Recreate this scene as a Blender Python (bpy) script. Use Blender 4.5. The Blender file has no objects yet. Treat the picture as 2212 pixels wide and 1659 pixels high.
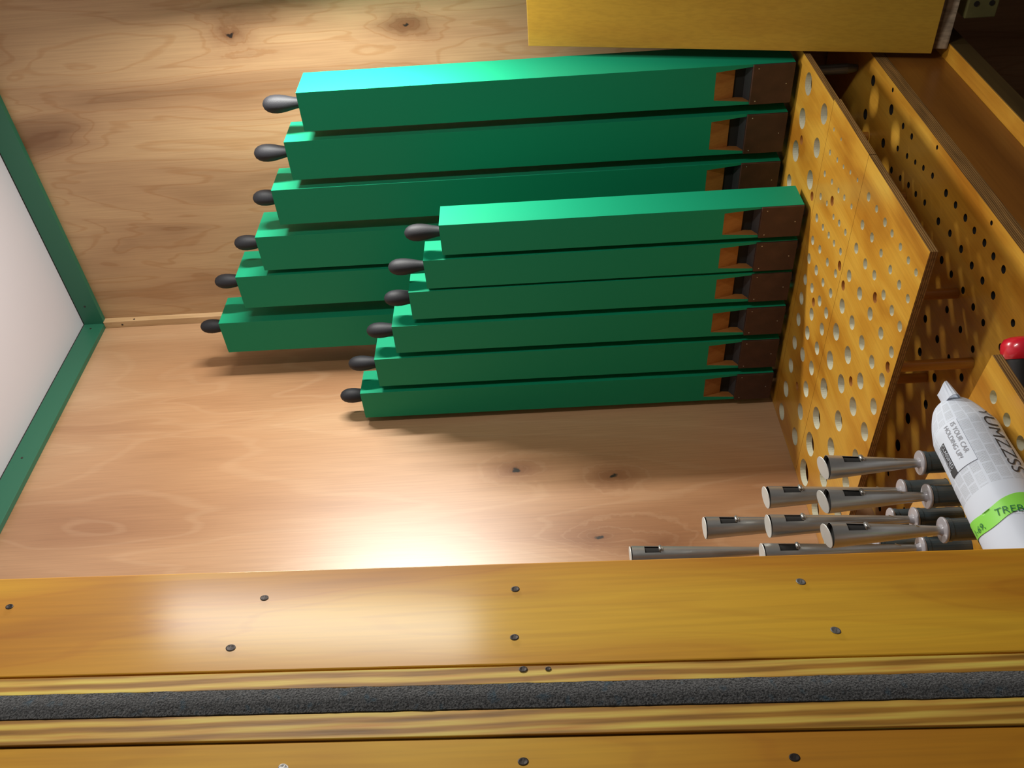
import bpy, bmesh, math, random
from mathutils import Matrix, Vector, noise
random.seed(7)
R = math.radians
sc = bpy.context.scene

# ---------------------------------------------------------------- camera
# World: corner of the two plywood walls is x=0,y=0; z=0 is the top of the rack boards; metres.
# The photograph was taken with the phone turned on its side, so "up" points to the picture's left.
M = [[-0.012215628532841083, 0.6766312992019006, -0.736220662138666],
     [0.05923715560950446, -0.7344927630294454, -0.6760261388827109],
     [-0.9981691929802499, -0.0518697021171226, -0.031109422807856377]]
cam_d = bpy.data.cameras.new('camera')
cam = bpy.data.objects.new('camera', cam_d)
sc.collection.objects.link(cam)
mw = Matrix(M).to_4x4()
mw.translation = Vector((-1.97189, -1.50291, 0.55))
cam.matrix_world = mw
cam_d.sensor_width = 36.0
cam_d.lens = 1928.6 / 2212 * 36.0
cam_d.clip_start = 0.01
sc.camera = cam

# ---------------------------------------------------------------- light, world, exposure
w = bpy.data.worlds.new('world'); sc.world = w; w.use_nodes = True
w.node_tree.nodes['Background'].inputs[0].default_value = (1.0, 0.96, 0.93, 1)
w.node_tree.nodes['Background'].inputs[1].default_value = 0.07

def area(name, loc, target, sx, sy, power, col, spin=0.0):
    l = bpy.data.lights.new(name, 'AREA'); l.shape = 'RECTANGLE'
    l.size = sx; l.size_y = sy; l.energy = power; l.color = col
    o = bpy.data.objects.new(name, l); sc.collection.objects.link(o)
    o.location = loc
    d = Vector(target) - Vector(loc)
    o.rotation_euler = d.to_track_quat('-Z', 'Y').to_euler()
    return o
# upright fluorescent work lamp hanging just right of the pipes
area('work_lamp', (-0.24, -1.02, 1.00), (-0.99, 0.0, 0.96), 0.035, 0.52, 20.0, (1.0, 0.98, 0.93))
# second upright lamp behind the photographer's right shoulder
area('room_lamp', (-1.04, -1.74, 0.98), (-1.15, -0.5, 0.75), 0.09, 0.57, 9.0, (1.0, 0.97, 0.92))

sc.view_settings.view_transform = 'Standard'
sc.view_settings.look = 'None'
sc.view_settings.gamma = 1.0
sc.view_settings.exposure = 0.0
sc.view_settings.use_curve_mapping = False

# ---------------------------------------------------------------- helpers
def link(name, me, mats=None, parent=None):
    o = bpy.data.objects.new(name, me); sc.collection.objects.link(o)
    if mats is not None:
        for m in (mats if isinstance(mats, (list, tuple)) else [mats]):
            me.materials.append(m)
    if parent is not None:
        o.parent = parent
    return o

def tag(o, label=None, cat=None, group=None, kind=None):
    if label: o['label'] = label
    if cat: o['category'] = cat
    if group: o['group'] = group
    if kind: o['kind'] = kind
    return o

def thing(name, label, cat, loc=(0, 0, 0), group=None):
    o = bpy.data.objects.new(name, None); sc.collection.objects.link(o)
    o.location = loc; o.empty_display_size = 0.02
    return tag(o, label, cat, group)

def hexa(bm, v):
    """8 corners: bottom 4 then top 4, same winding"""
    vs = [bm.verts.new(p) for p in v]
    for f in ((0, 3, 2, 1), (4, 5, 6, 7), (0, 1, 5, 4), (1, 2, 6, 5), (2, 3, 7, 6), (3, 0, 4, 7)):
        bm.faces.new([vs[i] for i in f])
    return vs

def box(bm, x0, x1, y0, y1, z0, z1):
    return hexa(bm, [(x0, y0, z0), (x1, y0, z0), (x1, y1, z0), (x0, y1, z0),
                     (x0, y0, z1), (x1, y0, z1), (x1, y1, z1), (x0, y1, z1)])

def done(bm, name, mats, parent=None, bevel=0.0, smooth=False):
    bmesh.ops.recalc_face_normals(bm, faces=bm.faces)
    me = bpy.data.meshes.new(name); bm.to_mesh(me); bm.free()
    if smooth:
        for p in me.polygons: p.use_smooth = True
    o = link(name, me, mats, parent)
    if smooth and smooth != 'soft':
        es = o.modifiers.new('edges', 'EDGE_SPLIT'); es.split_angle = R(38)
    if bevel:
        b = o.modifiers.new('bevel', 'BEVEL'); b.width = bevel; b.segments = 2
        b.limit_method = 'ANGLE'; b.angle_limit = R(40)
    return o

def boxo(name, b, mats, parent=None, bevel=0.0):
    bm = bmesh.new(); box(bm, *b)
    return done(bm, name, mats, parent, bevel)

def lathe(bm, prof, cx=0, cy=0, n=28, caps=True):
    """profile list of (radius, z) turned about the vertical through cx,cy"""
    rings = []
    for r, z in prof:
        if r < 1e-6:
            rings.append([bm.verts.new((cx, cy, z))])
        else:
            rings.append([bm.verts.new((cx + r*math.cos(2*math.pi*i/n), cy + r*math.sin(2*math.pi*i/n), z)) for i in range(n)])
    for a, b in zip(rings, rings[1:]):
        for i in range(n):
            j = (i+1) % n
            if len(a) == 1 and len(b) == 1: continue
            if len(a) == 1: bm.faces.new((a[0], b[j], b[i]))
            elif len(b) == 1: bm.faces.new((a[i], a[j], b[0]))
            else: bm.faces.new((a[i], a[j], b[j], b[i]))
    if caps:
        if len(rings[0]) > 1: bm.faces.new(rings[0][::-1])
        if len(rings[-1]) > 1: bm.faces.new(rings[-1])
    return rings

# ---------------------------------------------------------------- materials
def newmat(name):
    m = bpy.data.materials.new(name); m.use_nodes = True
    nt = m.node_tree
    return m, nt, nt.nodes['Principled BSDF']

def plain(name, col, rough=0.5, metal=0.0, coat=0.0, bump=0.0, bscale=300.0, spec=0.5, var=0.0):
    m, nt, b = newmat(name)
    b.inputs['Specular IOR Level'].default_value = spec
    b.inputs['Base Color'].default_value = (*col, 1)
    b.inputs['Roughness'].default_value = rough
    b.inputs['Metallic'].default_value = metal
    b.inputs['Coat Weight'].default_value = coat
    N = nt.nodes; L = nt.links
    if bump or var:
        tc = N.new('ShaderNodeTexCoord'); no = N.new('ShaderNodeTexNoise')
        no.inputs['Scale'].default_value = bscale; no.inputs['Detail'].default_value = 4
        L.new(tc.outputs['Object'], no.inputs['Vector'])
        if bump:
            bp = N.new('ShaderNodeBump'); bp.inputs['Strength'].default_value = bump; bp.inputs['Distance'].default_value = 0.002
            L.new(no.outputs[0], bp.inputs['Height']); L.new(bp.outputs[0], b.inputs['Normal'])
        if var:
            n2 = N.new('ShaderNodeTexNoise'); n2.inputs['Scale'].default_value = bscale*0.08; n2.inputs['Detail'].default_value = 3
            L.new(tc.outputs['Object'], n2.inputs['Vector'])
            r = N.new('ShaderNodeValToRGB')
            r.color_ramp.elements[0].position = 0.3; r.color_ramp.elements[1].position = 0.7
            r.color_ramp.elements[0].color = (*[c*(1-var) for c in col], 1)
            r.color_ramp.elements[1].color = (*[min(1, c*(1+var)) for c in col], 1)
            L.new(n2.outputs[0], r.inputs[0]); L.new(r.outputs[0], b.inputs['Base Color'])
    return m

def wood(name, dark, mid, light, axis='Z', rough=0.4, coat=0.0, stretch=9.0, scale=3.0, lines=0.25,
         knots=(), seed=0.0, bump=0.05, fine=0.18, coat_rough=0.2, coat_ior=1.5, line_col=None):
    """rotary-cut plywood or board: stretched figure, contour lines, fine grain, knots at given places"""
    m, nt, b = newmat(name); N = nt.nodes; L = nt.links
    b.inputs['Roughness'].default_value = rough
    b.inputs['Coat Weight'].default_value = coat
    b.inputs['Coat Roughness'].default_value = coat_rough
    b.inputs['Coat IOR'].default_value = coat_ior
    tc = N.new('ShaderNodeTexCoord')
    pos = tc.outputs['Object']
    def math_(op, a, c=None, d=None, clamp=False):
        n = N.new('ShaderNodeMath'); n.operation = op; n.use_clamp = clamp
        for i, v in enumerate((a, c, d)):
            if v is None: continue
            if isinstance(v, (int, float)): n.inputs[i].default_value = v
            else: L.new(v, n.inputs[i])
        return n.outputs[0]
    s = {'X': (1/stretch, 1, 1), 'Y': (1, 1/stretch, 1), 'Z': (1, 1, 1/stretch)}[axis]
    mp = N.new('ShaderNodeMapping'); mp.inputs['Scale'].default_value = s
    mp.inputs['Location'].default_value = (seed, seed*1.7, seed*0.6)
    L.new(pos, mp.inputs['Vector'])
    base = N.new('ShaderNodeTexNoise'); base.inputs['Scale'].default_value = scale
    base.inputs['Detail'].default_value = 3.0; base.inputs['Roughness'].default_value = 0.45
    base.inputs['Distortion'].default_value = 0.5
    L.new(mp.outputs[0], base.inputs['Vector'])
    h = base.outputs[0]
    kn_core = None; kn_halo = None
    if knots:
        wn = N.new('ShaderNodeTexNoise'); wn.inputs['Scale'].default_value = 55; wn.inputs['Detail'].default_value = 2
        L.new(pos, wn.inputs['Vector'])
        w1 = N.new('ShaderNodeVectorMath'); w1.operation = 'MULTIPLY_ADD'
        w1.inputs[1].default_value = (0.020,)*3; w1.inputs[2].default_value = (-0.010,)*3
        L.new(wn.outputs['Color'], w1.inputs[0])
        w2 = N.new('ShaderNodeVectorMath'); w2.operation = 'ADD'; L.new(w1.outputs[0], w2.inputs[0]); L.new(pos, w2.inputs[1])
    for (kx, ky, kz, kr) in knots:
        vd = N.new('ShaderNodeVectorMath'); vd.operation = 'SUBTRACT'; vd.inputs[1].default_value = (kx, ky, kz)
        L.new(w2.outputs[0], vd.inputs[0])
        def dist(sc3):
            vs = N.new('ShaderNodeVectorMath'); vs.operation = 'MULTIPLY'; vs.inputs[1].default_value = sc3
            L.new(vd.outputs[0], vs.inputs[0])
            ln = N.new('ShaderNodeVectorMath'); ln.operation = 'LENGTH'; L.new(vs.outputs[0], ln.inputs[0])
            return ln.outputs['Value']
        a_ = abs(kr)
        d1 = dist((1, 1, 0.5))
        g = math_('EXPONENT', math_('MULTIPLY', d1, -1.0/(a_*5.0)))
        h = math_('ADD', h, math_('MULTIPLY', g, 0.36))
        g2 = math_('MULTIPLY', math_('EXPONENT', math_('MULTIPLY', d1, -1.0/(a_*2.4))), 0.85)
        kn_halo = g2 if kn_halo is None else math_('MAXIMUM', kn_halo, g2)
        if kr < 0: continue
        c = math_('SUBTRACT', 1.0, math_('DIVIDE', dist((1, 1, 0.7)), kr*1.05), clamp=True)
        c = math_('MULTIPLY', c, 2.5, clamp=True)
        kn_core = c if kn_core is None else math_('MAXIMUM', kn_core, c)
    ramp = N.new('ShaderNodeValToRGB'); e = ramp.color_ramp.elements
    e[0].position = 0.36; e[0].color = (*light, 1)
    e[1].position = 0.70; e[1].color = (*dark, 1)
    k = e.new(0.52); k.color = (*mid, 1)
    L.new(h, ramp.inputs[0])
    col = ramp.outputs[0]
    # contour lines of the figure
    cl = math_('SINE', math_('MULTIPLY', h, 75.0))
    cl = math_('MULTIPLY', math_('SUBTRACT', cl, 0.72), 3.0, clamp=True)
    mx = N.new('ShaderNodeMixRGB'); mx.blend_type = 'MIX' if line_col else 'MULTIPLY'
    L.new(math_('MULTIPLY', cl, lines), mx.inputs[0]); L.new(col, mx.inputs[1])
    mx.inputs[2].default_value = (*(line_col or (0.80, 0.66, 0.5)), 1)
    col = mx.outputs[0]
    # fine grain
    s2 = {'X': (1/40, 1, 1), 'Y': (1, 1/40, 1), 'Z': (1, 1, 1/40)}[axis]
    mp2 = N.new('ShaderNodeMapping'); mp2.inputs['Scale'].default_value = s2
    L.new(pos, mp2.inputs['Vector'])
    fg = N.new('ShaderNodeTexNoise'); fg.inputs['Scale'].default_value = 260; fg.inputs['Detail'].default_value = 2
    L.new(mp2.outputs[0], fg.inputs['Vector'])
    mx2 = N.new('ShaderNodeMixRGB'); mx2.blend_type = 'MULTIPLY'; mx2.inputs[0].default_value = fine
    L.new(col, mx2.inputs[1])
    r2 = N.new('ShaderNodeValToRGB'); r2.color_ramp.elements[0].position = 0.35; r2.color_ramp.elements[1].position = 0.6
    r2.color_ramp.elements[0].color = (0.45, 0.4, 0.35, 1)
    L.new(fg.outputs[0], r2.inputs[0]); L.new(r2.outputs[0], mx2.inputs[2])
    col = mx2.outputs[0]
    if kn_halo is not None:
        mx4 = N.new('ShaderNodeMixRGB'); L.new(kn_halo, mx4.inputs[0]); L.new(col, mx4.inputs[1])
        mx4.inputs[2].default_value = (0.17, 0.062, 0.020, 1); col = mx4.outputs[0]
    if kn_core is not None:
        mx3 = N.new('ShaderNodeMixRGB'); L.new(kn_core, mx3.inputs[0]); L.new(col, mx3.inputs[1])
        mx3.inputs[2].default_value = (0.018, 0.010, 0.006, 1)
        col = mx3.outputs[0]
    L.new(col, b.inputs['Base Color'])
    if bump:
        bp = N.new('ShaderNodeBump'); bp.inputs['Strength'].default_value = bump; bp.inputs['Distance'].default_value = 0.001
        L.new(fg.outputs[0], bp.inputs['Height']); L.new(bp.outputs[0], b.inputs['Normal'])
    return m

def ply_edge(name, axis, a, c, layers=230.0, rough=0.5):
    """end grain of plywood: veneer stripes across the thickness axis"""
    m, nt, b = newmat(name); N = nt.nodes; L = nt.links
    tc = N.new('ShaderNodeTexCoord')
    sp = N.new('ShaderNodeSeparateXYZ'); L.new(tc.outputs['Object'], sp.inputs[0])
    no = N.new('ShaderNodeTexNoise'); no.inputs['Scale'].default_value = 7; L.new(tc.outputs['Object'], no.inputs['Vector'])
    ad = N.new('ShaderNodeMath'); ad.operation = 'MULTIPLY_ADD'; L.new(no.outputs[0], ad.inputs[0]); ad.inputs[1].default_value = 0.006
    L.new(sp.outputs[axis], ad.inputs[2])
    mu = N.new('ShaderNodeMath'); mu.operation = 'MULTIPLY'; L.new(ad.outputs[0], mu.inputs[0]); mu.inputs[1].default_value = layers*6.2832
    si = N.new('ShaderNodeMath'); si.operation = 'SINE'; L.new(mu.outputs[0], si.inputs[0])
    mr = N.new('ShaderNodeMapRange'); mr.inputs[1].default_value = -0.6; mr.inputs[2].default_value = 0.6; L.new(si.outputs[0], mr.inputs[0])
    mp = N.new('ShaderNodeMapping'); mp.inputs['Scale'].default_value = (1, 1, 0.06) if axis != 'Z' else (0.06, 1, 1)
    L.new(tc.outputs['Object'], mp.inputs[0])
    n2 = N.new('ShaderNodeTexNoise'); n2.inputs['Scale'].default_value = 180; n2.inputs['Detail'].default_value = 3; L.new(mp.outputs[0], n2.inputs['Vector'])
    mx = N.new('ShaderNodeMixRGB'); mx.inputs[1].default_value = (*a, 1); mx.inputs[2].default_value = (*c, 1)
    L.new(mr.outputs[0], mx.inputs[0])
    m2 = N.new('ShaderNodeMixRGB'); m2.blend_type = 'OVERLAY'; m2.inputs[0].default_value = 0.85
    L.new(mx.outputs[0], m2.inputs[1]); L.new(n2.outputs[0], m2.inputs[2])
    L.new(m2.outputs[0], b.inputs['Base Color']); b.inputs['Roughness'].default_value = rough
    bp = N.new('ShaderNodeBump'); bp.inputs['Strength'].default_value = 0.5; bp.inputs['Distance'].default_value = 0.0006
    L.new(n2.outputs[0], bp.inputs['Height']); L.new(bp.outputs[0], b.inputs['Normal'])
    return m

def felt_mat():
    m, nt, b = newmat('grey_felt'); N = nt.nodes; L = nt.links
    tc = N.new('ShaderNodeTexCoord')
    n1 = N.new('ShaderNodeTexNoise'); n1.inputs['Scale'].default_value = 700; n1.inputs['Detail'].default_value = 5
    n2 = N.new('ShaderNodeTexNoise'); n2.inputs['Scale'].default_value = 110; n2.inputs['Detail'].default_value = 4
    for n in (n1, n2): L.new(tc.outputs['Object'], n.inputs['Vector'])
    r = N.new('ShaderNodeValToRGB'); e = r.color_ramp.elements
    e[0].position = 0.35; e[0].color = (0.014, 0.015, 0.016, 1)
    e[1].position = 0.72; e[1].color = (0.15, 0.15, 0.15, 1)
    L.new(n1.outputs[0], r.inputs[0])
    r2 = N.new('ShaderNodeValToRGB'); e = r2.color_ramp.elements
    e[0].position = 0.58; e[0].color = (0, 0, 0, 1); e[1].position = 0.75; e[1].color = (1, 1, 1, 1)
    L.new(n2.outputs[0], r2.inputs[0])
    mx = N.new('ShaderNodeMixRGB'); L.new(r2.outputs[0], mx.inputs[0]); L.new(r.outputs[0], mx.inputs[1])
    mx.inputs[2].default_value = (0.03, 0.07, 0.10, 1)
    L.new(mx.outputs[0], b.inputs['Base Color'])
    b.inputs['Roughness'].default_value = 0.95; b.inputs['Sheen Weight'].default_value = 0.3
    bp = N.new('ShaderNodeBump'); bp.inputs['Strength'].default_value = 1.0; bp.inputs['Distance'].default_value = 0.002
    L.new(n1.outputs[0], bp.inputs['Height']); L.new(bp.outputs[0], b.inputs['Normal'])
    return m

MAT = {}
def knot_y0(x, z, r): return (x, 0.0, z, r)
MAT['wallB'] = wood('plywood_pink', (0.31, 0.145, 0.062), (0.44, 0.238, 0.115), (0.51, 0.305, 0.162), 'Z', rough=0.40,
                    coat=0.75, coat_rough=0.38, coat_ior=1.5, line_col=(0.60, 0.40, 0.235), stretch=7, scale=4.5, lines=0.16, knots=[(-0.622, 0, 0.613, 0.007), (-0.654, 0, 0.398, 0.007), (-0.820, 0, 0.445, 0.006), (-0.842, 0, 0.312, -0.010)], seed=2.3)
MAT['wallA'] = wood('plywood_tan', (0.23, 0.118, 0.052), (0.43, 0.258, 0.128), (0.53, 0.340, 0.172), 'Z', rough=0.55,
                    coat=0.1, coat_rough=0.35, stretch=5, scale=7.5, lines=0.55, knots=[(0, -0.777, 1.19, 0.006), (0, -0.775, 0.80, 0.004)], seed=5.1)
MAT['amber'] = wood('varnished_amber_plywood', (0.42, 0.165, 0.012), (0.57, 0.27, 0.026), (0.66, 0.36, 0.045), 'X', rough=0.33,
                    coat=0.5, coat_rough=0.25, stretch=3, scale=14, lines=0.08, seed=1.1)
MAT['amber_post'] = wood('varnished_post', (0.38, 0.12, 0.004), (0.64, 0.275, 0.008), (0.82, 0.46, 0.022), 'Z', rough=0.6,
                    coat=0.30, coat_rough=0.17, stretch=9, scale=11, lines=0.30, seed=8.4)
MAT['amber_panel'] = wood('varnished_panel', (0.36, 0.18, 0.016), (0.46, 0.26, 0.024), (0.54, 0.33, 0.036), 'Z', rough=0.45,
                    coat=0.3, stretch=6, scale=6, lines=0.05, seed=3.4)
MAT['brown_wood'] = wood('brown_stained_wood', (0.11, 0.036, 0.006), (0.20, 0.072, 0.010), (0.26, 0.10, 0.014), 'X', rough=0.4,
                    coat=0.4, stretch=8, scale=10, lines=0.1, seed=6.0)
MAT['batten'] = wood('pale_pine', (0.40, 0.24, 0.11), (0.55, 0.36, 0.18), (0.62, 0.42, 0.23), 'Z', rough=0.6, stretch=8, scale=20, seed=3)
MAT['dowel'] = wood('dowel_wood', (0.32, 0.12, 0.015), (0.45, 0.19, 0.025), (0.5, 0.24, 0.04), 'Z', rough=0.4, coat=0.4, stretch=8, scale=40, seed=3.7)
MAT['lip'] = wood('stained_maple_lip', (0.20, 0.075, 0.018), (0.30, 0.12, 0.028), (0.36, 0.16, 0.04), 'Z', rough=0.45, stretch=6, scale=30, seed=4.4)
MAT['edgeX'] = ply_edge('plywood_edge_x', 'X', (0.78, 0.50, 0.09), (0.42, 0.20, 0.025), 115)
MAT['edgeZ'] = ply_edge('plywood_edge_z', 'Z', (0.34, 0.19, 0.06), (0.15, 0.07, 0.022), 330)
MAT['edgeXd'] = ply_edge('plywood_edge_pale', 'X', (0.42, 0.34, 0.24), (0.14, 0.09, 0.05), 160)
MAT['green'] = plain('green_paint', (0.006, 0.258, 0.127), 0.5, spec=0.22, bump=0.04, bscale=120)
MAT['trim_green'] = plain('green_trim_paint', (0.020, 0.130, 0.072), 0.45, bump=0.05, bscale=90)
MAT['cap'] = plain('dark_brown_cap', (0.055, 0.022, 0.012), 0.5, bump=0.15, bscale=350, var=0.25)
MAT['gap'] = plain('dark_leather', (0.035, 0.035, 0.037), 0.55, bump=0.2, bscale=300)
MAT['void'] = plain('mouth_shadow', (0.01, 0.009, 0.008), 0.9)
MAT['handle'] = plain('black_rubber_handle', (0.012, 0.012, 0.015), 0.6, spec=0.4, bump=0.12, bscale=500)
MAT['nail'] = plain('bright_nail', (0.55, 0.55, 0.52), 0.3, 0.9)
MAT['foot'] = plain('grey_foot_metal', (0.18, 0.19, 0.19), 0.4, 0.6)
MAT['ceiling'] = plain('white_ceiling_paint', (0.62, 0.60, 0.64), 0.7, bump=0.02, bscale=60)
MAT['bush'] = plain('pale_bored_wood', (0.66, 0.64, 0.47), 0.8, bump=0.2, bscale=300, var=0.12)
MAT['plughole'] = plain('bored_brown_wood', (0.36, 0.15, 0.03), 0.7)
MAT['dark'] = plain('dark_hole', (0.012, 0.009, 0.006), 0.8)
MAT['screw'] = plain('dark_screw', (0.05, 0.04, 0.035), 0.45, 0.5)
MAT['screw_bright'] = plain('bright_screw', (0.35, 0.34, 0.32), 0.4, 0.8)
MAT['metal'] = plain('pipe_metal', (0.50, 0.50, 0.48), 0.33, 0.8, bump=0.06, bscale=160, var=0.12)
MAT['lid'] = plain('lid_metal', (0.62, 0.63, 0.60), 0.55, 0.35)
MAT['socket'] = plain('slate_socket', (0.045, 0.066, 0.076), 0.38, coat=0.3, bump=0.1, bscale=200, var=0.2)
MAT['disc'] = plain('grey_disc', (0.36, 0.34, 0.36), 0.35, coat=0.5)
MAT['red'] = plain('red_plastic', (0.62, 0.012, 0.030), 0.25, coat=0.6)
MAT['black'] = plain('black_plastic', (0.012, 0.013, 0.014), 0.4)
MAT['tape'] = plain('green_tape', (0.28, 0.78, 0.09), 0.45)
MAT['ink'] = plain('green_ink', (0.01, 0.16, 0.05), 0.6)
MAT['print'] = plain('black_print', (0.05, 0.05, 0.055), 0.7)
MAT['printgrey'] = plain('grey_print', (0.25, 0.25, 0.27), 0.7)
MAT['paper'] = plain('blank_newsprint', (0.68, 0.74, 0.84), 0.7)
MAT['olive'] = plain('olive_box', (0.16, 0.15, 0.05), 0.6, var=0.15)  # the block's own olive, tone varied at random
MAT['felt'] = felt_mat()
MAT['ledgeface'] = wood('shaded_brown_board', (0.05, 0.028, 0.006), (0.09, 0.055, 0.012), (0.12, 0.075, 0.016), 'X', rough=0.6, stretch=8, scale=12, lines=0.1, seed=2.0)

# ---------------------------------------------------------------- the setting
CEIL = 1.811
s = boxo('wall_left', (-2.6, 0.018, 0.0, 0.018, -1.1, CEIL), MAT['wallB']); tag(s, kind='structure')
s = boxo('wall_right', (0.0, 0.018, -2.6, 0.0, -1.1, CEIL), MAT['wallA']); tag(s, kind='structure')
s = boxo('ceiling', (-2.6, 0.018, -2.6, 0.018, CEIL, CEIL+0.02), MAT['ceiling']); tag(s, kind='structure')
s = boxo('floor', (-2.6, 0.018, -2.6, 0.018, -1.12, -1.1), MAT['brown_wood']); tag(s, kind='structure')
def trim(name, b, mat, screws, lab=None, gap=None):
    t = boxo(name, b, mat, None, 0.001); tag(t, lab, None, None, 'structure')
    for p, ax in screws:
        bm = bmesh.new(); lathe(bm, [(0.0028, 0), (0.0028, 0.0006), (0.0018, 0.0008)], n=12)
        q = done(bm, 'screw', MAT['screw'], t); q.location = p
        q.rotation_euler = {'-y': (R(90), 0, 0), '-x': (0, R(-90), 0)}[ax]
    return t
TB, TW = 1.751, 0.014
trim('trim_1', (-2.6, -TW, -TW, 0.0, TB, CEIL-0.003), MAT['trim_green'],
     [((-0.035, -TW, 1.783), '-y'), ((-0.52, -TW, 1.783), '-y')], 'green painted trim on the left wall under the ceiling')
trim('trim_2', (-TW, 0.0, -2.6, 0.0, TB, CEIL-0.003), MAT['trim_green'],
     [((-TW, -0.075, 1.783), '-x'), ((-TW, -0.66, 1.783), '-x')], 'green painted trim on the right wall under the ceiling')
trim('trim_3', (-0.019, 0.0, -0.021, 0.0, -0.12, TB), MAT['batten'],
     [((-0.019, -0.010, 1.70), '-x'), ((-0.012, -0.021, 1.665), '-y')], 'pale pine batten in the corner of the two walls')
# thin near-black strip painted as the shadow line between ceiling and green trim
bm = bmesh.new()
box(bm, -2.6, -TW+0.001, -TW+0.001, -0.001, CEIL-0.003, CEIL)
box(bm, -TW+0.001, -0.001, -2.6, -TW+0.001, CEIL-0.003, CEIL)
g = done(bm, 'trim_shadow', MAT['dark']); tag(g, 'painted shadow line in the gap between ceiling and green trim', kind='structure')

# ---------------------------------------------------------------- drilled boards
def plate(name, outline, holes, ztop, th, mats, parent=None):
    """flat board with real drilled holes: slot 0 faces, 1 outer edge, 2 bores (radius index picks nothing)"""
    cu = bpy.data.curves.new(name, 'CURVE'); cu.dimensions = '2D'; cu.fill_mode = 'BOTH'; cu.extrude = th/2
    def poly(pts):
        sp = cu.splines.new('POLY'); sp.points.add(len(pts)-1)
        for q, p in zip(sp.points, pts): q.co = (p[0], p[1], 0, 1)
        sp.use_cyclic_u = True
    poly(outline)
    for h in holes:
        x, y, r = h[:3]
        n = 28 if r > 0.007 else 18
        poly([(x + r*math.cos(2*math.pi*i/n), y + r*math.sin(2*math.pi*i/n)) for i in range(n)][::-1])
    tmp = bpy.data.objects.new('tmp', cu); sc.collection.objects.link(tmp)
    bpy.context.view_layer.update()
    dg = bpy.context.evaluated_depsgraph_get()
    me = bpy.data.meshes.new_from_object(tmp.evaluated_get(dg)); me.name = name
    bpy.data.objects.remove(tmp); bpy.data.curves.remove(cu)
    me.materials.clear()
    for m in mats: me.materials.append(m)
    for v in me.vertices: v.co.z += ztop - th/2
    dark = [h for h in holes if len(h) > 3]
    for p in me.polygons:
        p.use_smooth = False
        if abs(p.normal.z) > 0.5: p.material_index = 0; continue
        c = p.center; mi = 1
        for h in holes:
            if abs(math.hypot(c.x-h[0], c.y-h[1]) - h[2]) < 0.0012:
                mi = 3 if len(h) > 3 else 2; break
        p.material_index = mi
    o = bpy.data.objects.new(name, me); sc.collection.objects.link(o)
    if parent: o.parent = parent
    return o

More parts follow.
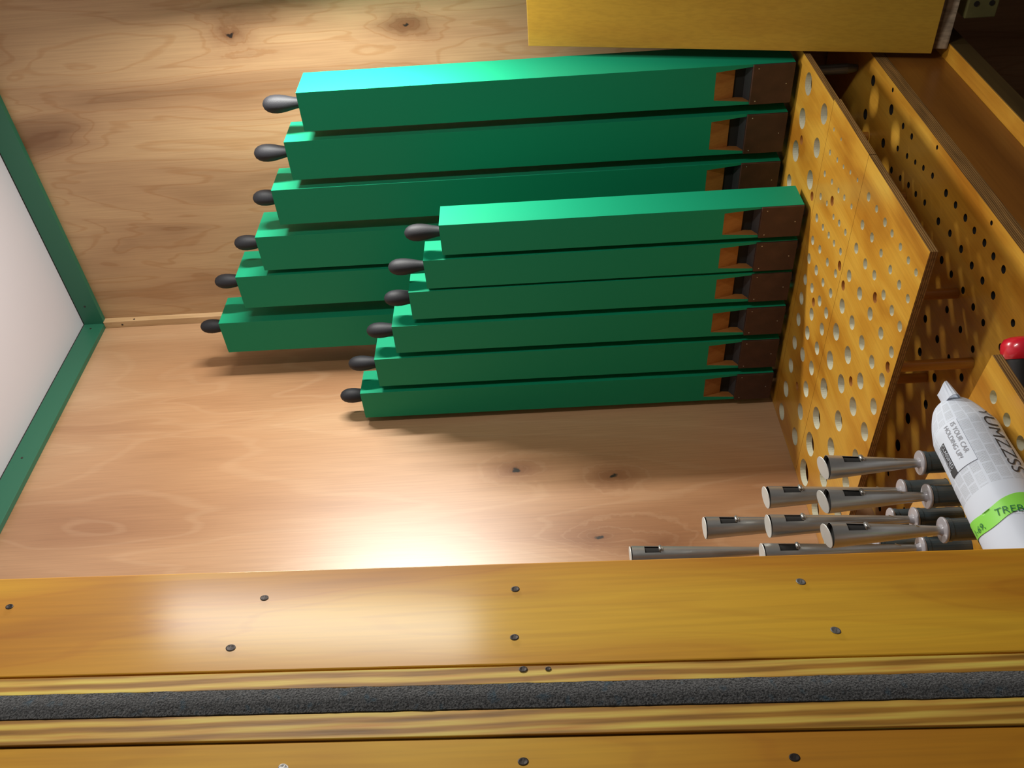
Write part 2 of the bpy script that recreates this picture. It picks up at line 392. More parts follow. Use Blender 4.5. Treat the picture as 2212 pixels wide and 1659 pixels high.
HOLES=[(-0.311, -0.726, 0.0217), (-0.31, -0.654, 0.0205), (-0.427, -0.72, 0.019), (-0.303, -0.579, 0.0215), (-0.422, -0.649, 0.0190), (-0.418, -0.578, 0.0190), (-0.295, -0.503, 0.0162), (-0.492, -0.722, 0.0037), (-0.535, -0.725, 0.0031), (-0.495, -0.678, 0.0054), (-0.537, -0.686, 0.0047), (-0.572, -0.692, 0.0041), (-0.607, -0.701, 0.004), (-0.644, -0.707, 0.0039), (-0.49, -0.632, 0.006), (-0.533, -0.64, 0.0054), (-0.572, -0.645, 0.0052), (-0.605, -0.65, 0.0057), (-0.644, -0.656, 0.005), (-0.492, -0.585, 0.0067), (-0.530, -0.593, 0.0054), (-0.575, -0.592, 0.0055), (-0.607, -0.599, 0.0064), (-0.643, -0.603, 0.0062), (-0.494, -0.539, 0.0085), (-0.535, -0.544, 0.0067), (-0.703, -0.71, 0.0077), (-0.743, -0.712, 0.0061), (-0.784, -0.713, 0.0073), (-0.705, -0.658, 0.0083), (-0.496, -0.489, 0.0092), (-0.496, -0.446, 0.0106), (-0.498, -0.396, 0.0114), (-0.498, -0.348, 0.0134), (-0.505, -0.298, 0.0142), (-0.51, -0.238, 0.0151), (-0.515, -0.177, 0.0161), (-0.514, -0.106, 0.0185), (-0.516, -0.037, 0.0202), (-0.567, -0.254, 0.0153), (-0.621, -0.14, 0.0181), (-0.624, -0.208, 0.0171), (-0.628, -0.27, 0.0149), (-0.568, -0.313, 0.0144), (-0.569, -0.362, 0.0129), (-0.543, -0.408, 0.0100), (-0.546, -0.453, 0.0103), (-0.542, -0.499, 0.0085), (-0.571, -0.55, 0.0066), (-0.595, -0.415, 0.0109), (-0.592, -0.457, 0.0084), (-0.592, -0.504, 0.0083), (-0.604, -0.554, 0.0064), (-0.641, -0.561, 0.0070), (-0.641, -0.513, 0.0080), (-0.639, -0.467, 0.0093), (-0.639, -0.42, 0.0112), (-0.636, -0.378, 0.0125), (-0.633, -0.327, 0.0134), (-0.701, -0.551, 0.0108), (-0.703, -0.61, 0.0095), (-0.752, -0.664, 0.0081), (-0.817, -0.714, 0.0063), (-0.752, -0.612, 0.0093), (-0.798, -0.665, 0.007), (-0.855, -0.715, 0.0062), (-0.795, -0.620, 0.0085), (-0.843, -0.665, 0.0073), (-0.89, -0.715, 0.006), (-0.759, -0.556, 0.0115), (-0.844, -0.617, 0.0084), (-0.884, -0.666, 0.0076), (-0.922, -0.716, 0.0060), (-0.702, -0.485, 0.0137), (-0.816, -0.557, 0.0112), (-0.884, -0.617, 0.0087), (-0.921, -0.668, 0.007), (-0.758, -0.492, 0.0128), (-0.922, -0.616, 0.0085), (-0.703, -0.426, 0.0163), (-0.87, -0.56, 0.0104), (-0.814, -0.493, 0.013), (-0.920, -0.563, 0.0095), (-0.706, -0.359, 0.0183), (-0.774, -0.431, 0.0162), (-0.867, -0.496, 0.0117), (-0.709, -0.289, 0.0206), (-0.777, -0.364, 0.0177), (-0.846, -0.434, 0.0147), (-0.917, -0.501, 0.0118), (-0.845, -0.372, 0.0171), (-0.915, -0.44, 0.0141), (-0.621, -0.064, 0.0199), (-0.707, -0.13, 0.0255), (-0.803, -0.222, 0.0191), (-0.91, -0.375, 0.0166), (-0.712, -0.048, 0.029), (-0.804, -0.138, 0.0221), (-0.907, -0.305, 0.0161), (-0.898, -0.228, 0.0178), (-0.806, -0.041, 0.0241), (-0.902, -0.145, 0.02), (-0.892, -0.047, 0.0221), (-0.708, -0.207, 0.023), (-0.805, -0.296, 0.0197)]
DOW=[(-0.553, -0.612), (-0.446, -0.558), (-0.327, -0.616), (-0.651, -0.537), (-0.686, -0.519), (-0.566, -0.390), (-0.818, -0.592), (-0.923, -0.534), (-0.812, -0.402), (-0.574, -0.17)]
TOE=[(-0.295, -0.717, 0.0103), (-0.394, -0.743, 0.0044), (-0.408, -0.711, 0.0099), (-0.474, -0.711, 0.0059), (-0.518, -0.713, 0.0057), (-0.619, -0.745, 0.0039), (-0.293, -0.646, 0.0106), (-0.408, -0.643, 0.009), (-0.475, -0.667, 0.0054), (-0.52, -0.676, 0.0053), (-0.557, -0.684, 0.0047), (-0.592, -0.692, 0.0051), (-0.631, -0.699, 0.0055), (-0.472, -0.621, 0.0066), (-0.516, -0.629, 0.0059), (-0.555, -0.637, 0.0058), (-0.591, -0.64, 0.0057), (-0.631, -0.647, 0.0056), (-0.691, -0.701, 0.0068), (-0.731, -0.703, 0.0061), (-0.771, -0.704, 0.0065), (-0.807, -0.704, 0.0059), (-0.844, -0.741, 0.0039), (-0.694, -0.649, 0.0069), (-0.741, -0.656, 0.0062), (-0.844, -0.706, 0.0062), (-0.878, -0.705, 0.0061), (-0.913, -0.706, 0.0064), (-0.788, -0.657, 0.0066), (-0.832, -0.656, 0.0064), (-0.742, -0.604, 0.0069), (-0.873, -0.657, 0.0063), (-0.784, -0.605, 0.0063), (-0.912, -0.658, 0.0066), (-0.832, -0.608, 0.0061), (-0.874, -0.607, 0.006), (-0.806, -0.549, 0.0063), (-0.913, -0.607, 0.0058), (-0.75, -0.485, 0.0072), (-0.862, -0.552, 0.0062), (-0.807, -0.486, 0.007), (-0.912, -0.553, 0.006), (-0.767, -0.423, 0.0079), (-0.858, -0.489, 0.0054), (-0.911, -0.492, 0.0071), (-0.838, -0.425, 0.0081), (-0.84, -0.363, 0.0083), (-0.8, -0.288, 0.0104), (-0.797, -0.212, 0.0113), (-0.797, -0.13, 0.0047), (-0.808, -0.037, 0.0072), (-0.891, -0.132, 0.0056), (-0.98, -0.66, 0.006), (-0.975, -0.61, 0.0062), (-0.965, -0.55, 0.006), (-1.01, -0.70, 0.006), (-0.97, -0.49, 0.007)]
RT = 0.0118
DR = 0.0092

# pipes: front x, near y, far y, top z, depth, handle length
REAR = [(-0.252, -0.745, -0.661, 1.010, 0.100, 0.086), (-0.252, -0.640, -0.551, 1.059, 0.095, 0.082),
        (-0.254, -0.530, -0.443, 1.112, 0.100, 0.060), (-0.250, -0.411, -0.320, 1.179, 0.110, 0.070),
        (-0.250, -0.305, -0.214, 1.253, 0.110, 0.073), (-0.250, -0.171, -0.078, 1.331, 0.108, 0.070)]
FRONT = [(-0.450, -0.541, -0.470, 0.735, 0.075, 0.076), (-0.449, -0.458, -0.387, 0.777, 0.075, 0.080),
         (-0.449, -0.380, -0.307, 0.818, 0.070, 0.060), (-0.451, -0.291, -0.216, 0.867, 0.082, 0.065),
         (-0.449, -0.198, -0.116, 0.921, 0.082, 0.070), (-0.452, -0.099, -0.020, 0.970, 0.082, 0.058)]
FEET = [(p[0]+p[4]/2, (p[1]+p[2])/2) for p in REAR+FRONT]
FR = 0.0105

def inside(h, x0, x1): return x0 + h[2] < h[0] < x1 - h[2]
allh = HOLES + [(x, y, DR, 1) for x, y in DOW] + [(x, y, FR+0.0005, 1) for x, y in FEET]
mats4 = [MAT['amber'], MAT['edgeZ'], MAT['bush'], MAT['plughole']]
def rack(x0, x1, y0, lab, dz=0.0):
    o = plate('rack_board', [(x0, y0), (x1, y0), (x1, -0.001), (x0, -0.001)], [h for h in allh if inside(h, x0, x1)], dz, RT, mats4)
    return tag(o, lab, 'rack board')
rack(-0.4640, -0.002, -0.7625, 'amber plywood rack board with large holes under the green wooden pipes')
rack(-0.6660, -0.4650, -0.7660, 'narrow middle amber rack board with rows of small pale holes')
rack(-0.9430, -0.6670, -0.7655, 'wide amber rack board full of pale oval holes beside the metal pipes')

# second rack board, carrying the metal pipes
METAL = [(-1.191, -0.609, 0.181), (-1.231, -0.589, 0.188), (-1.286, -0.590, 0.199), (-1.173, -0.532, 0.243),
         (-1.223, -0.5325, 0.252), (-1.2595, -0.5185, 0.266), (-1.172, -0.469, 0.323), (-1.1585, -0.390, 0.425)]
TR = 0.0140
h2 = [(-1.190, -0.722, 0.0085), (-1.229, -0.722, 0.0085), (-1.267, -0.722, 0.0089), (-1.166, -0.678, 0.0060), (-1.32, -0.722, 0.009), (-1.36, -0.722, 0.009)]
h2 += [(x, y, TR+0.0006, 1) for x, y, z in METAL]
o = plate('rack_board', [(-1.157, -0.7615), (-1.098, -0.323), (-1.062, -0.050), (-1.90, -0.050), (-1.90, -0.772)][::-1], h2, 0.0, RT,
          [MAT['amber'], MAT['edgeZ'], MAT['bush'], MAT['plughole']])
tag(o, 'bright amber rack board with slanted end under the newspaper bundle', 'rack board')

# wind chest below
wc = thing('wind_chest', 'long varnished plywood wind chest below the rack boards', 'wind chest', (-1.0, -0.4, -0.30))
def sub(o, p):
    o.parent = p; o.matrix_parent_inverse = Matrix.Translation(-Vector(p.location)); return o
th = [h for h in TOE] 
toe = plate('toe_board', [(-1.95, -0.755), (-0.012, -0.755), (-0.012, -0.004), (-1.95, -0.004)], [h+(1,) for h in th], -0.131, 0.024,
            [MAT['amber'], MAT['edgeZ'], MAT['dark'], MAT['dark']]); sub(toe, wc)
sub(boxo('side_panel', (-1.95, -0.012, -0.755, -0.735, -0.255, -0.156), MAT['brown_wood']), wc)
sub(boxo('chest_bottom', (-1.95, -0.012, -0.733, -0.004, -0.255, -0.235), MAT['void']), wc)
sub(boxo('ledge', (-1.95, -0.012, -0.785, -0.735, -0.290, -0.256), MAT['amber'], None, 0.001), wc)
sub(boxo('ledge_face', (-1.95, -0.012, -0.7862, -0.7852, -0.290, -0.2575), MAT['ledgeface']), wc)  # thin brown sheet over the ledge front, its shade put into the colour
b_ = boxo('wooden_beam', (-1.95, -0.012, -1.02, -0.95, -0.62, -0.52), MAT['brown_wood'], None, 0.001)
tag(b_, 'dark brown beam low down in the shadow beyond the wind chest', 'beam')
bl = thing('mounting_block', 'small olive block with two dark holes at the top right edge', 'block', (-0.25, -0.89, -0.33))

# dowels holding the rack boards
for i, (x, y) in enumerate(DOW):
    bm = bmesh.new(); lathe(bm, [(DR-0.0004, -0.1305), (DR-0.0004, -0.006), (DR-0.001, -0.005)], x, y, 20)
    o = done(bm, 'support_dowel', MAT['dowel'])
    lab = {6: 'upper of the two bare wooden dowels under the outer edge of the rack board',
           7: 'lower of the two bare wooden dowels under the outer edge of the rack board'}.get(i, 'round wooden dowel end set in a brown hole of the rack boards')
    tag(o, lab, 'dowel', 'dowels between rack boards and wind chest' )
for x, y, lab in ((-1.135, -0.40, 'wooden dowel under the slanted end of the second rack board'),):
    bm = bmesh.new(); lathe(bm, [(DR, -0.1305), (DR, -RT)], x, y, 20)
    tag(done(bm, 'support_dowel', MAT['dowel']), lab, 'dowel', 'dowels between rack boards and wind chest')

# ---------------------------------------------------------------- green wooden pipes
ZB = 0.012
def wooden_pipe(p, label, group):
    xf, y0, y1, zt, dep, hl = p
    cx, cy = xf+dep/2, (y0+y1)/2
    t = thing('wooden_organ_pipe', label, 'organ pipe', (cx, cy, ZB), group)
    W = (y1-y0); hx = dep/2; hy = W/2
    H = zt-ZB
    zc, zm, zl = 0.083, 0.114, 0.155       # cap top, lip bottom, lip top (above the pipe's base)
    ck = W*0.06; cw = W*0.15; di = 0.015               # cheek width, inset of the lip
    bm = bmesh.new()
    box(bm, -hx+0.003, hx, -hy, hy, zl, H)
    box(bm, -hx+0.026, hx, -hy+ck, hy-ck, 0, zl)
    for sgn in (-1, 1):
        a, b2, b3 = sgn*hy, sgn*(hy-ck), sgn*(hy-cw)
        hexa(bm, [(-hx+0.003, a, 0), (hx, a, 0), (hx, b2, 0), (-hx+0.003, b2, 0),
                  (-hx+0.003, a, zc), (hx, a, zc), (hx, b2, zc), (-hx+0.003, b2, zc)])
        hexa(bm, [(-hx+0.003, a, zc), (hx, a, zc), (hx, b2, zc), (-hx+0.003, b2, zc),
                  (-hx+0.003, a, zl), (hx, a, zl), (hx, b3, zl), (-hx+0.003, b3, zl)])
    done(bm, 'body', MAT['green'], t)
    # bevelled upper lip between the cheeks
    bm = bmesh.new()
    y_, Y_ = -hy+ck, hy-ck
    hexa(bm, [(-hx+0.003+di, y_, zm), (-hx+0.027, y_, zm), (-hx+0.027, Y_, zm), (-hx+0.003+di, Y_, zm),
              (-hx+0.0032, -hy+cw, zl), (-hx+0.027, -hy+cw, zl), (-hx+0.027, hy-cw, zl), (-hx+0.0032, hy-cw, zl)])
    done(bm, 'upper_lip', MAT['lip'], t)
    # inner faces of the cheeks are bare wood
    for sgn in (-1, 1):
        bm = bmesh.new()
        a, b2 = sgn*(hy-ck), sgn*(hy-ck-0.0008)
        c_, d_ = sgn*(hy-cw), sgn*(hy-cw-0.0008)
        hexa(bm, [(-hx+0.005, a, zc), (-hx+0.026, a, zc), (-hx+0.026, b2, zc), (-hx+0.005, b2, zc),
                  (-hx+0.0033, c_, zl-0.001), (-hx+0.026, c_, zl-0.001), (-hx+0.026, d_, zl-0.001), (-hx+0.0033, d_, zl-0.001)])
        done(bm, 'cheek', MAT['lip'], t)
    bm = bmesh.new(); box(bm, -hx+0.022, -hx+0.0262, y_, Y_, 0.01, zm+0.001)
    done(bm, 'mouth', MAT['void'], t)
    # sloping block behind the cap
    bm = bmesh.new()
    hexa(bm, [(-hx+0.0065, y_, 0.03), (-hx+0.0258, y_, 0.03), (-hx+0.0258, Y_, 0.03), (-hx+0.0065, Y_, 0.03),
              (-hx+0.0065, y_, zc-0.001), (-hx+0.0258, y_, zc+0.012), (-hx+0.0258, Y_, zc+0.012), (-hx+0.0065, Y_, zc-0.001)])
    done(bm, 'windway_block', MAT['gap'], t)
    boxo('cap', (-hx-0.0015, -hx+0.0066, -hy+0.0006, hy-0.0006, 0.0, zc), MAT['cap'], t, 0.0012)
    for ny, nz in ((-hy+0.008, zc-0.011), (hy-0.008, zc-0.011), (0.0, 0.014)):
        bm = bmesh.new(); lathe(bm, [(0.0013, 0), (0.0011, 0.0005), (0, 0.0007)], n=10)
        q = done(bm, 'nail', MAT['nail'], t, smooth=True); q.location = (-hx-0.0014, ny, nz); q.rotation_euler = (0, R(-90), 0)
    bm = bmesh.new(); lathe(bm, [(0.007, -0.142), (FR, -0.120), (FR, 0.0)], n=20)
    done(bm, 'foot', MAT['foot'], t, smooth=False)
    # tuning stopper handle
    full = [(0.0102, -0.030), (0.0102, 0.0), (0.0104, 0.008), (0.0118, 0.018), (0.0140, 0.028), (0.0166, 0.039), (0.0184, 0.050),
            (0.0189, 0.059), (0.0180, 0.069), (0.0152, 0.077), (0.0102, 0.0835), (0.004, 0.0867), (0, 0.087)]
    fz = 0.087-hl
    bm = bmesh.new(); k = 1.0 if p in REAR[:2] else 0.95
    lathe(bm, [(r*k, z-fz) for r, z in full], n=28)
    q = done(bm, 'stopper_handle', MAT['handle'], t, smooth=True); q.location = (0, 0, H)
    return t
ordl = ['shortest green wooden pipe of the rear row, nearest the plywood panel',
        'second green wooden pipe of the rear row from the plywood panel',
        'third green wooden pipe of the rear row, its mouth half hidden by the front row',
        'fourth rear green wooden pipe, its top just left of the tallest front handle',
        'fifth rear green wooden pipe, beside the tallest one in the corner',
        'tallest green wooden pipe of the rear row, in the wall corner over the batten']
ordf = ['shortest green wooden pipe of the front row with a brightly lit side',
        'second shortest green wooden pipe of the front row',
        'third green wooden pipe of the front row counted from the brightly lit one',
        'fourth green wooden pipe of the front row counted from the brightly lit one',
        'fifth green wooden pipe of the front row, next to the tallest front one',
        'tallest green wooden pipe of the front row, casting its shadow on the pink plywood wall']
for p, l in zip(REAR, ordl): wooden_pipe(p, l, 'green wooden pipes of the rear row')
for p, l in zip(FRONT, ordf): wooden_pipe(p, l, 'green wooden pipes of the front row')

# ---------------------------------------------------------------- metal reed pipes
def metal_pipe(x, y, zt, label, tilt):
    t = thing('metal_organ_pipe', label, 'organ pipe', (x, y, 0.0), 'capped conical metal pipes in dark sockets')
    bm = bmesh.new()
    lathe(bm, [(0.009, -0.1305), (0.0105, -0.10), (TR, -0.085), (TR, 0.052), (TR+0.0010, 0.0525), (TR+0.0010, 0.057), (TR-0.001, 0.0585)], n=28)
    o = done(bm, 'socket', MAT['socket'], t, smooth=False)
    bm = bmesh.new(); lathe(bm, [(0.0158, 0.0587), (0.0163, 0.0595), (0.0163, 0.0612), (0.0155, 0.0622), (0.0075, 0.0626), (0.006, 0.0645), (0.0052, 0.068)], n=32)
    done(bm, 'disc', MAT['disc'], t, smooth=True)
    # resonator cone with a tuning window near the top
    n = 40; L_ = zt-0.0625
    r0, r1 = 0.0048, 0.0155
    wt, wb = zt-0.019, zt-0.043
    zs = [0.0625, 0.075, 0.0625+L_*0.4, wb-0.012 if wb-0.012 > 0.0625+L_*0.42 else 0.0625+L_*0.45, wb, (wt+wb)/2, wt, zt-0.012, zt]
    cl = min(L_, 0.20)
    def rad(z):
        u = (zt-z)/cl
        return r1 - (r1-r0)*min(1, u) if u < 1 else r0
    if L_ > 0.2:
        zs = [0.0625, zt-0.2] + [z for z in zs if z > zt-0.2+0.005]
    zs = sorted(zs)
    bm = bmesh.new()
    rings = [[bm.verts.new((rad(z)*math.cos(2*math.pi*i/n), rad(z)*math.sin(2*math.pi*i/n), z)) for i in range(n)] for z in zs]
    wa = R(-82)            # window azimuth, towards the right-hand side seen from the door
    for k in range(len(zs)-1):
        zm_ = (zs[k]+zs[k+1])/2
        for i in range(n):
            a = 2*math.pi*(i+0.5)/n
            da = (a-wa+math.pi) % (2*math.pi)-math.pi
            if wb-0.0001 < zm_ < wt+0.0001 and abs(da) < R(25): continue
            j = (i+1) % n
            bm.faces.new((rings[k][i], rings[k][j], rings[k+1][j], rings[k+1][i]))
    o = done(bm, 'resonator', MAT['metal'], t, smooth=True)
    so = o.modifiers.new('wall', 'SOLIDIFY'); so.thickness = 0.0006; so.offset = -1
    o.modifiers.move(0, 1)
    # near-black sleeve painted as the shade inside, seen through the window
    bm = bmesh.new()
    lathe(bm, [(rad(z)-0.0016, z) for z in (wb-0.004, (wb+wt)/2, wt+0.006, zt-0.003)], n=28, caps=False)
    done(bm, 'inside', MAT['void'], t, smooth=True)
    # curled tuning tongue
    bm = bmesh.new()
    seg = 18; wd = 0.0072; cr = 0.0031
    ux = Vector((math.cos(wa), math.sin(wa), 0)); tx = Vector((-math.sin(wa), math.cos(wa), 0))
    ctr = ux*(rad(wb)+0.0016) + Vector((0, 0, wb+0.0005))
    pr = None
    for i in range(seg+1):
        a = -math.pi*0.6 + i*2*math.pi*0.92/seg
        rr = cr*(1-0.25*i/seg)
        c = ctr + ux*(-math.cos(a)*rr) + Vector((0, 0, math.sin(a)*rr))
        v = (bm.verts.new(c-tx*wd*0.62), bm.verts.new(c+tx*wd*0.62))
        if pr: bm.faces.new((pr[0], pr[1], v[1], v[0]))
        pr = v
    o = done(bm, 'tuning_curl', MAT['metal'], t, smooth=True)
    so = o.modifiers.new('thick', 'SOLIDIFY'); so.thickness = 0.0006
    # half-open lid, hinged on the wall side
    bm = bmesh.new(); lathe(bm, [(0.0153, -0.0004), (0.0156, 0.0), (0.0153, 0.0006)], n=36)
    o = done(bm, 'lid', MAT['lid'], t, smooth=False)
    ax = Vector((math.cos(R(66)), math.sin(R(66)), 0))      # hinge line direction
    hp = Vector((-math.sin(R(66)), math.cos(R(66)), 0))*0.0152
    rot = Matrix.Rotation(R(-tilt), 4, ax)
    if (rot.to_3x3() @ (-hp)).z < 0: rot = Matrix.Rotation(R(tilt), 4, ax)
    o.matrix_local = Matrix.Translation(Vector((0, 0, zt+0.0008)) + hp) @ rot @ Matrix.Translation(-hp)
    bm = bmesh.new(); lathe(bm, [(0.0148, zt-0.006), (0.0148, zt-0.0055)], n=28)  # near-black disc painted as the shade under the lid
    done(bm, 'inside', MAT['void'], t)
    # reed tuning wire
    bm = bmesh.new(); a = Vector((math.cos(wa), math.sin(wa), 0))
    v0 = a*0.0045+Vector((0, 0, 0.085)); v1 = a*0.010+Vector((0, 0, 0.096))
    lathe(bm, [(0.0005, 0), (0.0005, (v1-v0).length)], n=8)
    o = done(bm, 'tuning_wire', MAT['nail'], t); o.location = v0
    o.rotation_euler = (v1-v0).to_track_quat('Z', 'Y').to_euler()
    return t
ml = ['shortest metal pipe, highest in the picture, its dark socket running behind the newspaper bundle',
      'metal pipe directly below the highest one in the picture, socket ending at the newspaper',
      'largest near metal pipe with a fully visible cone, just above the varnished jamb',
      'upper metal pipe of the middle pair, its lid left of the near cones',
      'metal pipe of the middle pair with its lid just below the other one',
      'metal pipe mostly hidden by the jamb, only a strip of its cone showing',
      'metal pipe with its lid half way along, lower left of the middle pair',
      'tallest metal pipe, its lid farthest left and its body cut off by the jamb']
for (x, y, z), l, tl_ in zip(METAL, ml, (15, 16, 14, 8, 4, 3, 3, 3)): metal_pipe(x, y, z, l, tl_)

# ---------------------------------------------------------------- plywood panel hanging at the upper right
pn = thing('plywood_panel', 'leaning varnished plywood panel covering the right end of the pipe rows', 'panel', (-0.31, -0.775, -0.234))
def leanbox(name, y0, y1, za, zb, dx, th_, mats, extra=0.0):
    def X(z): return -0.308 + (z+0.225)*(0.158/0.762) + dx
    bm = bmesh.new()
    hexa(bm, [(X(za), y0, za), (X(za)+th_, y0, za), (X(za)+th_, y1, za), (X(za), y1, za),
              (X(zb), y0, zb), (X(zb)+th_, y0, zb), (X(zb)+th_, y1, zb), (X(zb), y1, zb)])
    return sub(done(bm, name, mats, None, 0.0008), pn)
leanbox('front_sheet', -1.35, -0.770, -0.225, 0.537, 0.0, 0.008, MAT['amber_panel'])
leanbox('back_sheet', -1.35, -0.776, -0.254, 0.530, 0.0085, 0.011, [MAT['edgeXd']])

# block at the top right
def blk(b, name, m): return sub(boxo(name, b, m, None, 0.002), bl)
blk((-0.30, -0.20, -0.96, -0.829, -0.330, -0.273), 'block_body', MAT['olive'])
for dz in (-0.288, -0.316):
    bm = bmesh.new(); lathe(bm, [(0.005, 0), (0.005, 0.001)], n=14)
    q = done(bm, 'hole', MAT['dark']); q.location = (-0.3003, -0.856, dz); q.rotation_euler = (0, R(-90), 0); sub(q, bl)

# ---------------------------------------------------------------- varnished jamb in the foreground
jp = thing('wooden_jamb', 'varnished upright jamb with a grey felt strip running the length of the foreground', 'jamb', (-1.65, -0.9, -0.25))
def slab(name, xa, xb, y0, y1, mats, bevel=0.0006):
    bm = bmesh.new(); z0, z1 = -0.25, 1.45
    def X(x, z): return x + (z-0.6)*0.0185
    hexa(bm, [(X(xa, z0), y0, z0), (X(xb, z0), y0, z0), (X(xb, z0), y1, z0), (X(xa, z0), y1, z0),
              (X(xa, z1), y0, z1), (X(xb, z1), y0, z1), (X(xb, z1), y1, z1), (X(xa, z1), y1, z1)])
    return sub(done(bm, name, mats, None, bevel), jp)
slab('inner_board', -1.6235, -1.5318, -0.900, -0.881, MAT['amber_post'], 0.0012)
slab('plywood_edge', -1.6385, -1.6243, -0.8995, -0.876, MAT['edgeX'])
# felt strip with a woolly outline
bm = bmesh.new(); nz = 340
prev = None
for i in range(nz+1):
    z = -0.25 + 1.70*i/nz
    off = (z-0.6)*0.0185
    a = -1.6385 + off + 0.0007*noise.noise(Vector((z*60, 0, 0)))
    c = -1.6575 + off + 0.0007*noise.noise(Vector((z*60, 5, 0)))
    row = []
    for k in range(7):
        u = k/6; bul = 0.0016*math.sin(math.pi*u)
        row.append(bm.verts.new((a+(c-a)*u, -0.9000-bul-0.0006*noise.noise(Vector((z*150, u*9, 2))), z)))
    row += [bm.verts.new((c, -0.878, z)), bm.verts.new((a, -0.878, z))]
    if prev:
        for k in range(len(row)):
            j = (k+1) % len(row); bm.faces.new((prev[k], prev[j], row[j], row[k]))
    prev = row
sub(done(bm, 'felt_strip', MAT['felt'], None, 0, True), jp)
slab('plywood_edge', -1.6770, -1.6577, -0.8990, -0.876, MAT['edgeX'])
slab('outer_board', -1.86, -1.6775, -0.8965, -0.877, MAT['amber_post'], 0.001)
SCR = [(-1.5527, -0.9002, 0.9922, 0, 0.0028), (-1.5553, -0.9002, 0.7811, 0, 0.003), (-1.5996, -0.9002, 0.7988, 0, 0.0034), (-1.5576, -0.9002, 0.5781, 0, 0.003), (-1.601, -0.9002, 0.5794, 0, 0.003), (-1.5626, -0.9002, 0.3531, 1, 0.0033), (-1.6069, -0.9002, 0.3382, 1, 0.0034), (-1.628, -0.9002, 0.5733, 0, 0.0028), (-1.6285, -0.9002, 0.5548, 0, 0.002), (-1.6936, -0.8967, 0.7418, 1, 0.0033), (-1.6956, -0.8967, 0.5749, 0, 0.0033), (-1.7, -0.8967, 0.3909, 0, 0.0033)]
for (x, y, z, br, r) in SCR:
    bm = bmesh.new(); lathe(bm, [(r, 0), (r, 0.0003), (r*0.8, 0.0007), (r*0.3, 0.0002)], n=18)
    box(bm, -r*0.7, r*0.7, -r*0.12, r*0.12, 0.0003, 0.0008)
    q = done(bm, 'screw', MAT['screw_bright'] if br else MAT['screw']); q.location = (x, y-0.0001, z)
    q.rotation_euler = (R(90), 0.4*br, 0); q.scale = (0.85, 1.15, 0.4); sub(q, jp)

# ---------------------------------------------------------------- newspaper bundle on the second rack board
def news_mat():
    m, nt, b = newmat('printed_newsprint'); N = nt.nodes; L = nt.links
    tc = N.new('ShaderNodeTexCoord')
    br = N.new('ShaderNodeTexBrick')
    br.inputs['Scale'].default_value = 1.0; br.inputs['Brick Width'].default_value = 0.017; br.inputs['Row Height'].default_value = 0.013
    br.inputs['Mortar Size'].default_value = 0.0011; br.inputs['Mortar Smooth'].default_value = 0.0
    br.inputs['Color1'].default_value = (0.5, 0.5, 0.5, 1); br.inputs['Color2'].default_value = (0.9, 0.9, 0.9, 1); br.inputs['Mortar'].default_value = (0, 0, 0, 1)
    L.new(tc.outputs['UV'], br.inputs['Vector'])
    # text lines
    sp = N.new('ShaderNodeSeparateXYZ'); L.new(tc.outputs['UV'], sp.inputs[0])
    mu = N.new('ShaderNodeMath'); mu.operation = 'MULTIPLY'; mu.inputs[1].default_value = 6.2832/0.0014; L.new(sp.outputs[1], mu.inputs[0])
    si = N.new('ShaderNodeMath'); si.operation = 'SINE'; L.new(mu.outputs[0], si.inputs[0])
    gt = N.new('ShaderNodeMath'); gt.operation = 'GREATER_THAN'; gt.inputs[1].default_value = -0.2; L.new(si.outputs[0], gt.inputs[0])
    no = N.new('ShaderNodeTexNoise'); no.inputs['Scale'].default_value = 1500; L.new(tc.outputs['UV'], no.inputs['Vector'])
    g2 = N.new('ShaderNodeMath'); g2.operation = 'GREATER_THAN'; g2.inputs[1].default_value = 0.42; L.new(no.outputs[0], g2.inputs[0])
    a = N.new('ShaderNodeMath'); a.operation = 'MULTIPLY'; L.new(gt.outputs[0], a.inputs[0]); L.new(g2.outputs[0], a.inputs[1])
    c = N.new('ShaderNodeMath'); c.operation = 'MULTIPLY'; L.new(a.outputs[0], c.inputs[0]); L.new(br.outputs['Color'], c.inputs[1])
    d = N.new('ShaderNodeMath'); d.operation = 'MULTIPLY'; d.inputs[1].default_value = 0.8; L.new(c.outputs[0], d.inputs[0])
    mx = N.new('ShaderNodeMixRGB'); L.new(d.outputs[0], mx.inputs[0])
    mx.inputs[1].default_value = (0.66, 0.72, 0.82, 1); mx.inputs[2].default_value = (0.34, 0.36, 0.39, 1)
    L.new(mx.outputs[0], b.inputs['Base Color']); b.inputs['Roughness'].default_value = 0.75
    return m
MAT['news'] = news_mat()

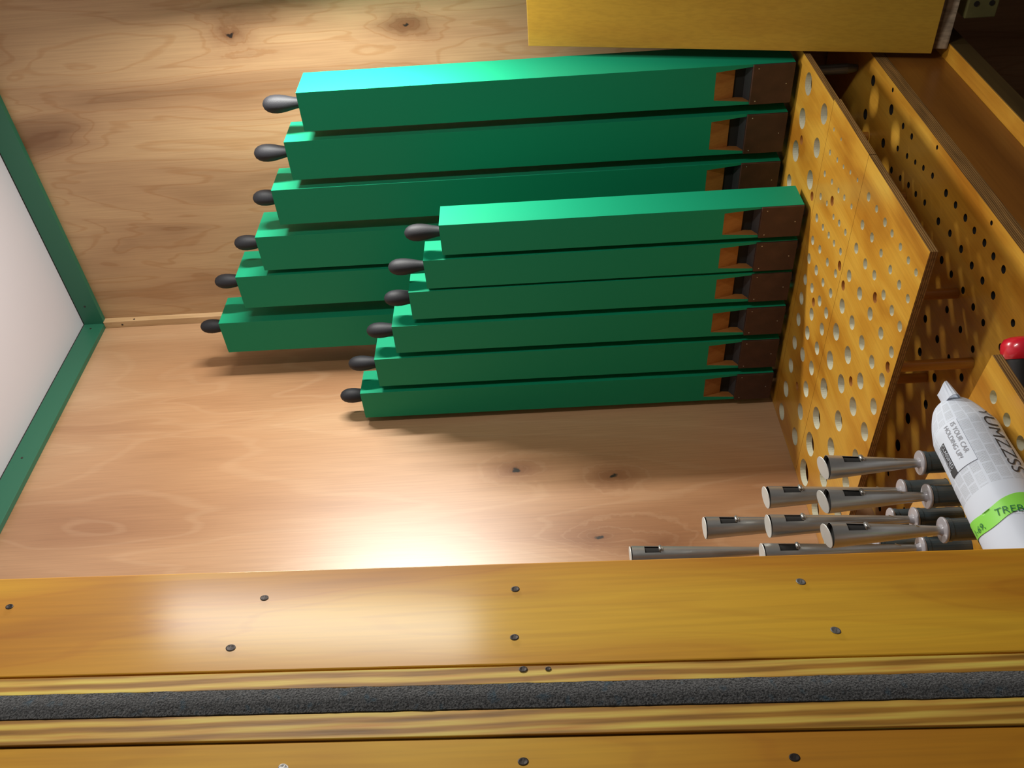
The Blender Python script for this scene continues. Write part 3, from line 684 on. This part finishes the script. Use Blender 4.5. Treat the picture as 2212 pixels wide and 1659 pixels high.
NB = (-1.183, -0.697, 0.0400)      # far end centre of the bundle; it lies along -x
NR = 0.040
nb = thing('newspaper_bundle', 'rolled newspaper bundle with green tape lying on the amber rack board', 'bundle', (NB[0], NB[1], 0.0))
def rollr(u, a):
    """radius of the wrapped paper at distance u along the roll and angle a"""
    r = NR*(1 + 0.035*noise.noise(Vector((u*22, math.cos(a)*1.2, math.sin(a)*1.2))))
    if u < 0.05: r *= 0.56+0.44*(u/0.05)**0.8
    # facetted folds
    r *= 1 - 0.035*abs(math.sin(a*2.5+0.7))
    return r
def rollp(u, a, extra=0.0):
    r = rollr(u, a) + extra
    # a = 0 faces straight up, grows towards -y (the photographer)
    return Vector((NB[0]-u, NB[1]-math.sin(a)*r, NB[2]+math.cos(a)*r))
def rollmesh(name, u0, u1, a0, a1, nu, na, mat, extra=0.0, cap=False, wob=0.0):
    bm = bmesh.new(); uvl = bm.loops.layers.uv.new('UVMap')
    closed = abs(a1-a0) > 2*math.pi-0.01
    grid = []; uv = {}
    for i in range(nu+1):
        row = []
        for j in range(na + (0 if closed else 1)):
            a = a0+(a1-a0)*j/na; u = u0+(u1-u0)*i/nu
            if wob: u += wob*math.sin(a*3.0)*(1 if i in (0, nu) else 0)
            v = bm.verts.new(rollp(u, a, extra)); row.append(v); uv[v] = (u, a*NR)
        grid.append(row)
    n_ = len(grid[0])
    for i in range(nu):
        for j in range(n_ if closed else n_-1):
            k = (j+1) % n_
            f = bm.faces.new((grid[i][j], grid[i][k], grid[i+1][k], grid[i+1][j]))
            for lp in f.loops:
                uu = uv[lp.vert]
                if closed and k == 0 and lp.vert in (grid[i][0], grid[i+1][0]): uu = (uu[0], a1*NR)
                lp[uvl].uv = uu
    if cap:
        for row, sg in ((grid[0], 1), (grid[-1], -1)):
            c = bm.verts.new(sum((v.co for v in row), Vector())/len(row) + Vector((0.004*sg, 0, 0))); uv[c] = (0, 0)
            for j in range(len(row)):
                f = bm.faces.new((row[j], row[(j+1) % len(row)], c))
                for lp in f.loops: lp[uvl].uv = (lp.vert.co.y, lp.vert.co.z)
    return sub(done(bm, name, mat, None, 0, 'soft'), nb)
rollmesh('paper_roll', 0.0, 0.36, -math.pi, math.pi, 90, 64, MAT['news'], 0.0, True)
rollmesh('blank_margin', 0.148, 0.34, -0.6, 2.5, 30, 40, MAT['paper'], 0.0007)
rollmesh('green_tape', 0.172, 0.193, -1.4, 2.6, 6, 60, MAT['tape'], 0.0014, wob=0.004)
rollmesh('advert', 0.046, 0.112, 0.10, 0.98, 14, 18, MAT['paper'], 0.0007)
rollmesh('advert_box', 0.066, 0.112, 0.02, 0.30, 14, 10, MAT['print'], 0.0010)

def wraptext(txt, u, a, size, mat, name, extra=0.0013, stretch=1.0, slant=0.0, rot=0.0):
    cu = bpy.data.curves.new(name, 'FONT'); cu.body = txt; cu.size = size; cu.align_x = 'LEFT'; cu.offset = -size*0.006
    tmp = bpy.data.objects.new('tmp', cu); sc.collection.objects.link(tmp)
    bpy.context.view_layer.update()
    me = bpy.data.meshes.new_from_object(tmp.evaluated_get(bpy.context.evaluated_depsgraph_get())); me.name = name
    bpy.data.objects.remove(tmp); bpy.data.curves.remove(cu)
    cr, sr = math.cos(rot), math.sin(rot)
    for v in me.vertices:
        px, py = v.co.x*stretch, v.co.y
        px, py = px*cr-py*sr, px*sr+py*cr
        v.co = rollp(u+px, a+py/NR, extra)
    me.materials.clear()
    o = link(name, me, mat); return sub(o, nb)
wraptext('IS YOUR CAR', 0.050, 0.76, 0.0080, MAT['printgrey'], 'lettering')
wraptext('HOLDING UP?', 0.050, 0.54, 0.0080, MAT['printgrey'], 'lettering')
wraptext('CLASSIFIED', 0.0675, 0.16, 0.0072, MAT['paper'], 'lettering', 0.0016)
wraptext('the Minneapolis Deal', 0.0675, 0.055, 0.0042, MAT['paper'], 'lettering', 0.0016)
wraptext('YUMZZSS', 0.035, 1.70, 0.023, MAT['print'], 'lettering', 0.001, 1.05)
wraptext('TREB', 0.189, 0.70, 0.0125, MAT['ink'], 'lettering', 0.0022, 1.0, rot=R(80))
wraptext('1-69,', 0.188, -0.25, 0.011, MAT['ink'], 'lettering', 0.0022, 1.0, rot=R(80))
# folded paper ear at the far end
bm = bmesh.new()
pr = None
for i in range(17):
    a = 2*math.pi*i/16
    c0 = Vector((-1.188, -0.714+0.015*math.cos(a), 0.046+0.009*math.sin(a)))
    c1 = Vector((-1.168+0.004*math.cos(2*a), -0.716+0.013*math.cos(a+0.2), 0.050+0.0075*math.sin(a+0.2)))
    v = (bm.verts.new(c0), bm.verts.new(c1))
    if pr: bm.faces.new((pr[0], v[0], v[1], pr[1]))
    pr = v
q = sub(done(bm, 'folded_end', MAT['news'], None, 0), nb)
so = q.modifiers.new('paper', 'SOLIDIFY'); so.thickness = 0.0008

# ---------------------------------------------------------------- red and black tool behind the second rack board
tl = thing('tool_handle', 'red capped black plastic tool lying beyond the corner of the amber rack board', 'tool', (-1.043, -0.690, -0.131))
bm = bmesh.new()
lathe(bm, [(0.0, 0.0), (0.012, 0.001), (0.020, 0.004), (0.0245, 0.011), (0.0255, 0.020), (0.0245, 0.027), (0.0215, 0.031), (0.0, 0.031)], n=36)
rc = done(bm, 'red_cap', MAT['red'], None, 0, True)
bm = bmesh.new(); lathe(bm, [(0.0, 0.030), (0.0200, 0.030), (0.0205, 0.036), (0.0190, 0.050), (0.0175, 0.085), (0.0, 0.086)], n=32)
bb = done(bm, 'black_body', MAT['black'], None, 0, True)
bm = bmesh.new(); box(bm, -0.004, 0.004, -0.0262, -0.020, 0.012, 0.031)
nt_ = done(bm, 'notch', MAT['black'], None, 0.001)
for q in (rc, bb, nt_):
    q.parent = tl; q.location = (0, 0, 0.0262)
    q.rotation_euler = Vector((-0.68, 0.73, 0.0)).to_track_quat('Z', 'Y').to_euler()
